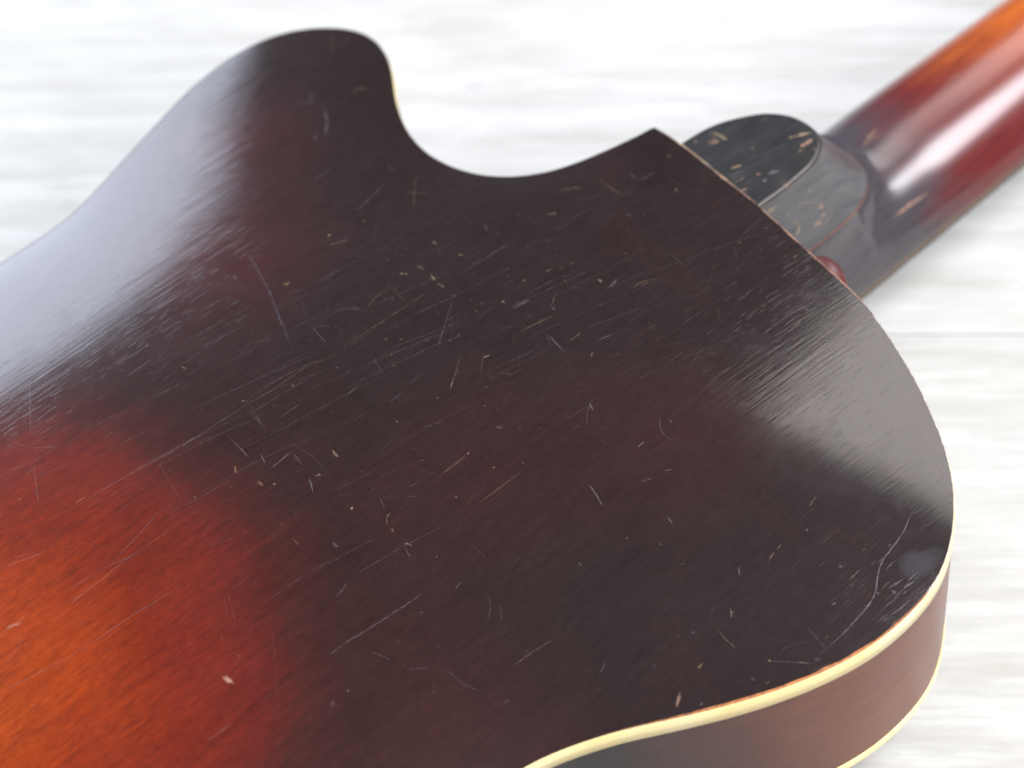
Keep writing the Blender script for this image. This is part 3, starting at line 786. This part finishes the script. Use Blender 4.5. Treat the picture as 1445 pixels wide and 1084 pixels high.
([(-109.2,-119.2),(-110.7,-121.5),(-108.4,-120.6)],0.58,'t',0.5),
([(-109.5,-120.0),(-111.0,-121.8)],0.45,'g',0.6),
([(-116.7,-121.5),(-116.9,-125.9),(-116.5,-130.3)],0.27,'t',0.5),
([(-109.4,-139.1),(-105.9,-138.6),(-102.4,-140.1),(-97.8,-142.6)],0.25,'g',0.22),
([(-96.2,-137.3),(-97.0,-141.3),(-96.9,-147.9)],0.25,'g',0.3),
([(-112.5,-138.2),(-107.9,-142.6),(-102.7,-147.7)],0.31,'g',0.35),
([(-112.2,-138.3),(-111.6,-139.2)],0.49,'t',0.6),
([(-106.2,-144.1),(-104.5,-146.4)],0.54,'t',0.35),
([(-95.1,-144.0),(-94.0,-144.4)],0.9,'t',0.35),
([(-102.1,-147.0),(-100.3,-147.8)],0.9,'g',0.2),
([(-69.8,-145.8),(-69.7,-146.7),(-69.6,-147.6)],1.12,'g',0.55),
([(-60.0,-135.0),(-59.5,-135.4)],0.67,'g',0.6),
([(-76.7,-135.6),(-74.2,-135.4)],0.54,'t',0.35),
([(-86.4,-138.2),(-84.8,-138.2)],0.4,'g',0.5),
([(-75.9,-130.4),(-75.6,-131.3)],0.9,'g',0.35),
([(-67.3,-131.3),(-65.8,-131.4)],1.12,'t',0.18),
([(-73.8,-143.6),(-73.3,-144.4)],0.78,'g',0.5),
([(-122.6,-117.6),(-122.5,-118.3)],0.67,'b',0.35),
([(-128.8,-127.0),(-126.9,-126.5)],0.58,'t',0.35),
([(-117.6,-142.9),(-116.1,-143.2)],0.67,'t',0.4),
([(-119.5,-138.7),(-119.0,-140.2)],0.45,'g',0.3),
([(-135.3,-134.8),(-135.2,-135.4)],0.9,'g',0.5),
([(-116.7,-118.3),(-111.6,-115.5)],0.22,'g',0.15),
([(-77.7,-149.1),(-77.5,-152.9)],0.18,'g',0.15),
([(-141.6,-131.1),(-139.8,-130.1),(-137.5,-128.5)],0.76,'p',0.75),
([(-234.9,-40.0),(-234.2,-41.8),(-233.6,-44.1)],2.02,'p',0.9),
([(-235.3,-42.0),(-233.6,-43.1)],1.12,'p',0.8),
([(-236.5,-41.8),(-234.4,-44.8)],0.67,'d',0.5),
([(-75.8,121.1),(-79.2,114.9),(-83.7,109.7)],0.4,'g',0.4),
([(-74.7,129.8),(-78.2,125.7)],0.9,'g',0.2),
([(-84.2,128.3),(-79.5,127.7)],0.45,'g',0.18),
([(-64.3,120.7),(-61.1,120.9),(-59.1,118.8)],0.78,'t',0.25),
([(-98.8,73.7),(-93.0,75.0),(-83.0,77.9)],0.36,'g',0.35),
([(-71.2,75.2),(-76.4,70.0),(-80.2,65.6),(-83.6,60.8)],0.25,'t',0.35),
([(-76.7,84.8),(-76.4,80.0)],0.4,'g',0.35),
([(-100.2,95.6),(-91.2,95.8)],0.31,'g',0.3),
([(-81.5,71.3),(-78.0,67.6),(-73.8,64.0)],0.31,'t',0.2),
([(-29.2,31.5),(-28.7,19.0)],0.31,'t',0.35),
([(-42.5,35.9),(-38.7,34.3),(-35.2,31.1)],0.54,'t',0.4),
([(-51.9,29.6),(-49.8,27.8)],0.67,'t',0.5),
([(-51.5,23.3),(-45.1,22.5),(-38.1,21.1)],0.36,'b',0.35),
([(-114.3,67.4),(-107.8,65.0)],0.29,'t',0.4),
([(-70.2,40.2),(-71.4,37.5)],0.45,'g',0.35),
([(-78.3,28.3),(-69.9,27.7)],0.27,'g',0.35),
([(-86.8,112.5),(-87.6,109.8)],0.9,'g',0.2),
([(-52.1,148.3),(-58.4,139.6)],0.58,'t',0.18),
([(-111.4,71.3),(-111.2,70.6)],0.67,'t',0.7),
([(-87.3,54.2),(-89.1,50.6)],0.22,'g',0.2),
([(-88.1,45.6),(-87.7,44.2)],0.58,'t',0.4),
([(-45.5,16.1),(-34.0,14.1)],0.22,'g',0.2),
([(-19.7,26.3),(-20.5,22.6),(-19.6,20.3),(-12.4,19.9)],0.58,'g',0.2),
([(-5.6,22.8),(-4.5,21.5)],0.58,'t',0.5),
([(-14.1,9.6),(-13.4,8.6)],0.76,'t',0.75),
([(-33.6,11.5),(-32.0,9.5)],0.54,'g',0.3),
([(-37.3,5.6),(-37.3,4.8)],0.67,'g',0.35),
([(-58.1,-8.3),(-56.5,-8.4),(-54.5,-7.6)],0.36,'g',0.45),
([(-53.7,-14.1),(-49.7,-13.8),(-44.7,-16.7)],0.36,'t',0.4),
([(-51.8,-15.1),(-46.8,-15.8)],0.22,'t',0.4),
([(-5.3,-38.1),(-3.7,-37.5)],0.45,'p',0.5),
([(-17.1,-22.3),(-20.2,-27.3)],0.22,'g',0.25),
([(-29.9,23.0),(-25.5,15.8)],0.22,'g',0.18),
([(-34.2,-10.3),(-34.8,-17.4)],0.22,'g',0.2),
([(-76.6,121.0),(-78.5,115.8),(-84.4,109.6)],0.36,'g',0.35),
([(-85.8,163.5),(-85.1,161.2),(-85.3,156.1)],0.58,'t',0.3),
([(-80.8,157.8),(-82.9,153.4)],0.67,'t',0.3),
([(-171.7,60.5),(-166.3,60.2),(-161.3,59.4),(-155.0,58.3)],0.76,'b',0.3),
([(-200.1,88.3),(-194.5,88.4),(-188.7,88.8)],1.12,'b',0.25),
([(-174.9,80.1),(-171.6,80.5),(-167.5,82.8)],0.27,'g',0.4),
([(-191.6,82.1),(-192.7,76.8),(-194.6,72.4)],0.22,'g',0.3),
([(-184.8,59.4),(-161.3,59.4)],0.2,'g',0.3),
([(-179.3,58.9),(-178.4,56.8)],0.54,'t',0.5),
([(-206.3,104.8),(-203.8,104.4)],0.67,'t',0.25),
([(-135.2,64.2),(-134.0,62.4)],0.36,'t',0.6),
([(-144.2,78.6),(-145.1,76.3)],0.45,'p',0.4),
([(-111.3,71.3),(-110.9,70.7)],0.54,'p',0.7),
([(-134.9,101.1),(-130.1,91.4)],0.22,'g',0.2),
([(-140.1,59.4),(-132.5,58.3)],0.22,'g',0.3),
([(-77.1,127.5),(-80.5,127.1)],0.67,'g',0.2),
([(-88.1,110.7),(-85.2,112.6)],0.9,'g',0.2),
([(-162.5,116.2),(-161.0,109.5)],0.56,'d',0.3),
([(-136.4,130.1),(-131.7,128.4)],0.9,'d',0.25),
([(-116.4,149.7),(-119.8,144.5)],0.22,'d',0.3)]

TONES = {'g': (0.36, 0.34, 0.36), 't': (0.55, 0.38, 0.22), 'p': (0.50, 0.29, 0.21), 'b': (0.17, 0.19, 0.25), 'd': (0.02, 0.006, 0.004)}
from mathutils.bvhtree import BVHTree
bvh = BVHTree.FromPolygons([tuple(x.co) for x in back.data.vertices], [tuple(p.vertices) for p in back.data.polygons])
SV, SF, SC = [], [], []
def strip(pts, w, tone, al, soft=0.35, wob=0.25, lift=0.00006, bvh=bvh):
    P = np.array(pts, float)
    L = np.r_[0, np.cumsum(np.linalg.norm(np.diff(P, axis=0), axis=1))]
    n_ = int(np.clip(L[-1] / 1.2, 4, 40)); q = np.linspace(0, L[-1], n_ + 1)
    # smooth path through the points
    Q = np.c_[np.interp(q, L, P[:, 0]), np.interp(q, L, P[:, 1])]
    for _ in range(2): Q[1:-1] = 0.5 * Q[1:-1] + 0.25 * (Q[:-2] + Q[2:])
    T = np.gradient(Q, axis=0); T /= np.maximum(np.linalg.norm(T, axis=1), 1e-9)[:, None]
    N = np.c_[-T[:, 1], T[:, 0]]
    Q = Q + N * (rng.normal(size=(len(Q), 1)) * min(0.08, w * 0.18))
    t = np.linspace(0, 1, len(Q))
    prof = np.clip(np.minimum(t, 1 - t) * 5, 0.12, 1) * (1 + wob * rng.normal(size=len(Q)))
    prof = np.clip(prof, 0.1, 2.0) * w / 2
    rows = []
    for p, nn, h in zip(Q, N, prof):
        row = []
        for k_ in (-1, 0, 1):
            x, y = (p + nn * h * k_) * MM
            loc, no, i_, _d = bvh.ray_cast(Vector((x, y, 1.0)), Vector((0, 0, -1)))
            if loc is None: return
            row.append(loc + no * lift)
        rows.append(row)
    b0 = len(SV)
    for r_, tt in zip(rows, t):
        for k_, vv in zip((0, 1, 2), r_):
            SV.append(tuple(vv))
            SC.append((*tone, al * (1.0 if k_ == 1 else soft) * (0.55 + 0.45 * min(1, 6 * min(tt, 1 - tt)))))
    for i_ in range(len(rows) - 1):
        for k_ in (0, 1):
            a_ = b0 + i_ * 3 + k_; SF.append((a_, a_ + 1, a_ + 4, a_ + 3))
for pts, w, kd, al in MARKS:
    c = np.array(TONES[kd]) * (0.8 + 0.4 * rng.random())
    strip(pts, max(w * 0.8, 0.12), c, al * (0.85 if len(pts) > 9 else 0.50), soft=0.15 if kd == 'b' else 0.4, wob=0.45 if w > 0.6 else 0.25)
# fine handling wear: hair scratches mostly along one sweep, and specks
def inside(x, y): return bvh.ray_cast(Vector((x * MM, y * MM, 1.0)), Vector((0, 0, -1)))[0] is not None
CLUST = [(-76, 10, 34), (-94, 36, 26), (-31, -26, 24), (-163, -29, 30), (-180, 40, 36), (-235, 20, 40), (-90, -110, 34), (-130, 60, 30)]
def spot_xy():
    if rng.random() < 0.8:
        cx_, cy_, sd_ = CLUST[int(min(len(CLUST) - 1, rng.exponential(2.4)))]
        return rng.normal(cx_, sd_), rng.normal(cy_, sd_ * 0.8)
    return rng.uniform(-290, 5), rng.uniform(-160, 168)
cnt = 0
while cnt < 620:
    x, y = spot_xy()
    if not inside(x, y): continue
    cnt += 1
    ang = rng.normal(-0.16, 0.14) if rng.random() < 0.7 else rng.uniform(0, math.pi)
    ln = min(30, rng.lognormal(1.2, 0.85)); bend = rng.normal(0, 0.16)
    dx, dy = math.cos(ang) * ln / 2, math.sin(ang) * ln / 2
    mid = (x - dy * bend, y + dx * bend)
    c = np.array(TONES['g' if rng.random() < 0.8 else ('t' if rng.random() < 0.6 else 'p')])
    strip([(x - dx, y - dy), mid, (x + dx, y + dy)], rng.uniform(0.08, 0.17), c, min(0.22, rng.exponential(0.045) + 0.025), wob=0.3)
for _ in range(60):                                   # long parallel hairlines across the waist
    x, y = (rng.normal(-175, 40), rng.normal(45, 34)) if rng.random() < 0.7 else (rng.normal(-80, 35), rng.normal(0, 35))
    ang = rng.normal(-0.19, 0.05); ln = rng.uniform(14, 55); dx, dy = math.cos(ang) * ln / 2, math.sin(ang) * ln / 2
    b_ = rng.normal(0, 0.02)
    strip([(x - dx, y - dy), (x - dy * b_, y + dx * b_), (x + dx, y + dy)], rng.uniform(0.09, 0.16), np.array(TONES['g']), rng.uniform(0.05, 0.17), wob=0.35)
for _ in range(150):
    x, y = spot_xy(); ang = rng.uniform(0, math.pi); ln = rng.uniform(0.2, 0.9)
    c = np.array(TONES['t' if rng.random() < 0.5 else ('g' if rng.random() < 0.7 else 'd')])
    strip([(x, y), (x + math.cos(ang) * ln, y + math.sin(ang) * ln)], rng.uniform(0.15, 0.4), c, min(0.6, rng.exponential(0.15) + 0.08), wob=0.5)
# dull rubbed patches by the rim, fading out at their ragged edges
RV, RF, RC = [], [], []
def rub(x, y, rx, ry, al):
    b0 = len(RV); N_ = 18; prev = None
    ring_r = np.array([1 + 0.30 * rng.normal() for _ in range(N_)])
    for _q in range(2): ring_r = 0.5 * ring_r + 0.25 * (np.roll(ring_r, 1) + np.roll(ring_r, -1))
    for q_, fr in enumerate((0.004, 0.5, 0.78, 1.0)):
        for i_ in range(N_):
            an = 2 * math.pi * i_ / N_; rr = fr * (1 + (ring_r[i_] - 1) * fr)
            px, py = x + math.cos(an) * rx * rr, y + math.sin(an) * ry * rr
            loc, no, _i, _d = bvh.ray_cast(Vector((px * MM, py * MM, 1.0)), Vector((0, 0, -1)))
            if loc is None: loc, no, _i, _d = bvh.find_nearest(Vector((px * MM, py * MM, RIM_Z)))
            RV.append(tuple(loc + no * 0.00004)); RC.append((0.20, 0.21, 0.25, al * (1, 0.9, 0.55, 0.0)[q_]))
    for q_ in range(3):
        for i_ in range(N_):
            j_ = (i_ + 1) % N_; RF.append((b0 + q_ * N_ + i_, b0 + q_ * N_ + j_, b0 + (q_ + 1) * N_ + j_, b0 + (q_ + 1) * N_ + i_))
rub(-57, -145, 8, 5.0, 0.10); rub(-2.0, -60, 3.0, 8, 0.08)
nr = NT('rubbed_haze'); vcr = nr.n('VertexColor', layer_name='tone')
nr.P(Base_Color=vcr.outputs[0], Roughness=0.6, Alpha=nr.math('MULTIPLY', vcr.outputs[1], nr.rng(nr.noise(nr.obj_coord(), 260.0, 4.0, 0.6), 0.3, 0.6, 0.55, 1.0)))
rubo = mesh_obj('rubbed_patch', RV, RF, nr.m, back)
ca = rubo.data.color_attributes.new('tone', 'FLOAT_COLOR', 'POINT')
ca.data.foreach_set('color', np.array(RC, dtype=np.float32).ravel())
rubo['kind'] = 'stuff'
marks = mesh_obj('scratches', SV, SF, M_mark, back)
ca = marks.data.color_attributes.new('tone', 'FLOAT_COLOR', 'POINT')
ca.data.foreach_set('color', np.array(SC, dtype=np.float32).ravel())
marks['kind'] = 'stuff'

# ---- chips on the neck heel, its cap and the shaft (mm in the guitar's frame)
CHIPS = {
'neck': [([(58.7,-21.7,54.1),(67.6,-20.9,53.5),(76.1,-21.3,52.5)],1.41,'p',0.7), ([(62.0,-21.2,54.0),(70.7,-21.3,52.8)],0.7,'p',0.6), ([(68.2,5.3,65.1),(75.2,7.0,61.6),(80.6,8.8,60.3)],0.82,'t',0.55), ([(74.1,5.2,62.1),(81.6,6.2,60.5)],0.59,'t',0.5), ([(75.4,9.3,61.0),(74.4,5.5,62.0)],0.59,'t',0.5), ([(114.9,6.4,59.8),(119.0,6.2,59.8)],0.94,'t',0.35)],
'heel_cap': [([(13.5,21.7,102.0),(14.6,18.8,102.0),(14.9,15.4,102.0)],1.17,'t',0.6), ([(30.2,1.5,102.0),(33.6,-0.2,102.0),(37.3,-2.1,102.0)],0.94,'t',0.75), ([(30.1,-4.1,102.0),(32.7,-4.5,102.0),(35.5,-4.3,102.0)],1.88,'p',0.8), ([(28.5,-5.1,102.0),(29.9,-5.7,102.0)],0.94,'p',0.5), ([(7.4,5.5,102.0),(11.0,4.0,102.0)],0.7,'t',0.8), ([(11.5,-2.4,102.0),(13.3,-3.4,102.0)],0.7,'p',0.7), ([(14.4,-4.9,102.0),(16.5,-5.7,102.0),(18.4,-6.8,102.0)],1.17,'g',0.45), ([(4.0,3.7,102.0),(10.1,1.9,102.0)],0.35,'g',0.5), ([(3.9,2.1,102.0),(10.5,0.3,102.0)],0.35,'g',0.5), ([(4.0,0.3,102.0),(8.9,-0.7,102.0)],0.47,'t',0.5), ([(11.1,-5.9,102.0),(12.7,-6.3,102.0)],0.7,'g',0.6), ([(3.8,-2.1,102.0),(10.5,-3.2,102.0)],0.35,'g',0.4), ([(3.2,-4.0,102.0),(5.4,-4.5,102.0)],0.7,'t',0.5), ([(17.7,6.5,102.0),(19.2,6.7,102.0)],0.94,'t',0.3), ([(6.7,22.7,102.0),(7.4,22.0,102.0)],0.94,'p',0.7), ([(4.9,13.6,102.0),(15.6,11.2,102.0)],0.23,'g',0.25), ([(12.6,1.2,102.0),(27.7,-3.5,102.0)],0.23,'g',0.2), ([(12.6,4.6,102.0),(27.6,-0.3,102.0)],0.23,'g',0.2), ([(29.2,13.5,102.0),(31.0,12.6,102.0)],0.7,'t',0.3), ([(19.9,22.1,101.9),(21.6,21.2,101.9)],0.47,'t',0.3), ([(33.3,-7.3,102.0),(32.7,-9.2,102.0)],0.7,'t',0.4)],
'heel': [([(23.1,-15.4,94.0),(24.9,-14.9,95.2)],0.7,'t',0.5), ([(5.9,-14.4,97.2),(7.6,-14.3,97.6),(9.5,-14.3,97.8)],1.41,'t',0.5), ([(15.9,-15.8,94.1),(20.3,-16.3,92.3),(25.0,-17.6,88.5)],0.47,'t',0.35), ([(13.0,-20.0,83.7),(14.2,-19.5,84.9),(15.6,-19.1,86.0)],1.17,'t',0.55), ([(24.3,-21.3,80.2),(26.8,-20.8,81.0),(29.5,-20.1,82.2)],0.94,'t',0.35), ([(13.4,-17.7,89.3),(16.0,-19.1,86.0)],0.94,'t',0.25), ([(40.6,-9.0,94.0),(39.6,-11.0,92.7)],0.7,'p',0.35), ([(12.2,-16.2,92.9),(13.7,-17.3,90.2)],0.7,'g',0.3)],
}
for host_name, lst in CHIPS.items():
    host = {'neck': neck, 'heel': heel, 'heel_cap': cap}[host_name]
    hb = BVHTree.FromPolygons([tuple(x.co) for x in host.data.vertices], [tuple(p.vertices) for p in host.data.polygons])
    V_, F_, C_ = [], [], []
    for pts, w, kd, al in lst:
        P = [Vector(p) * MM for p in pts]; path = []
        for a_, b_ in zip(P[:-1], P[1:]):
            for k_ in range(5): path.append(a_.lerp(b_, k_ / 5))
        path.append(P[-1]); b0 = len(V_)
        tone = np.array(TONES[kd]) * (0.8 + 0.4 * rng.random())
        for i_, p in enumerate(path):
            loc, no, _i, _d = hb.find_nearest(p)
            if no.dot(Vector((0.3, -0.6, 0.7))) < 0: no = -no
            tg = (path[min(i_ + 1, len(path) - 1)] - path[max(i_ - 1, 0)]).normalized()
            sd = no.cross(tg).normalized(); tt = i_ / (len(path) - 1)
            h_ = 0.75 * w * MM / 2 * max(0.2, min(1, 4 * min(tt, 1 - tt))) * (1 + 0.4 * rng.normal())
            for k_ in (-1, 0, 1):
                l2, n2, _i, _d = hb.find_nearest(loc + sd * h_ * k_)
                V_.append(tuple(l2 + no * 0.00008)); C_.append((*tone, 0.8 * al * (1 if k_ == 0 else 0.5)))
        for i_ in range(len(path) - 1):
            for k_ in (0, 1):
                a_ = b0 + i_ * 3 + k_; F_.append((a_, a_ + 1, a_ + 4, a_ + 3))
    o = mesh_obj('wear_chips', V_, F_, M_mark, root if host_name == 'heel_cap' else host)
    if host_name == 'heel_cap': o.parent = heel
    ca = o.data.color_attributes.new('tone', 'FLOAT_COLOR', 'POINT')
    ca.data.foreach_set('color', np.array(C_, dtype=np.float32).ravel())
    o['kind'] = 'stuff'
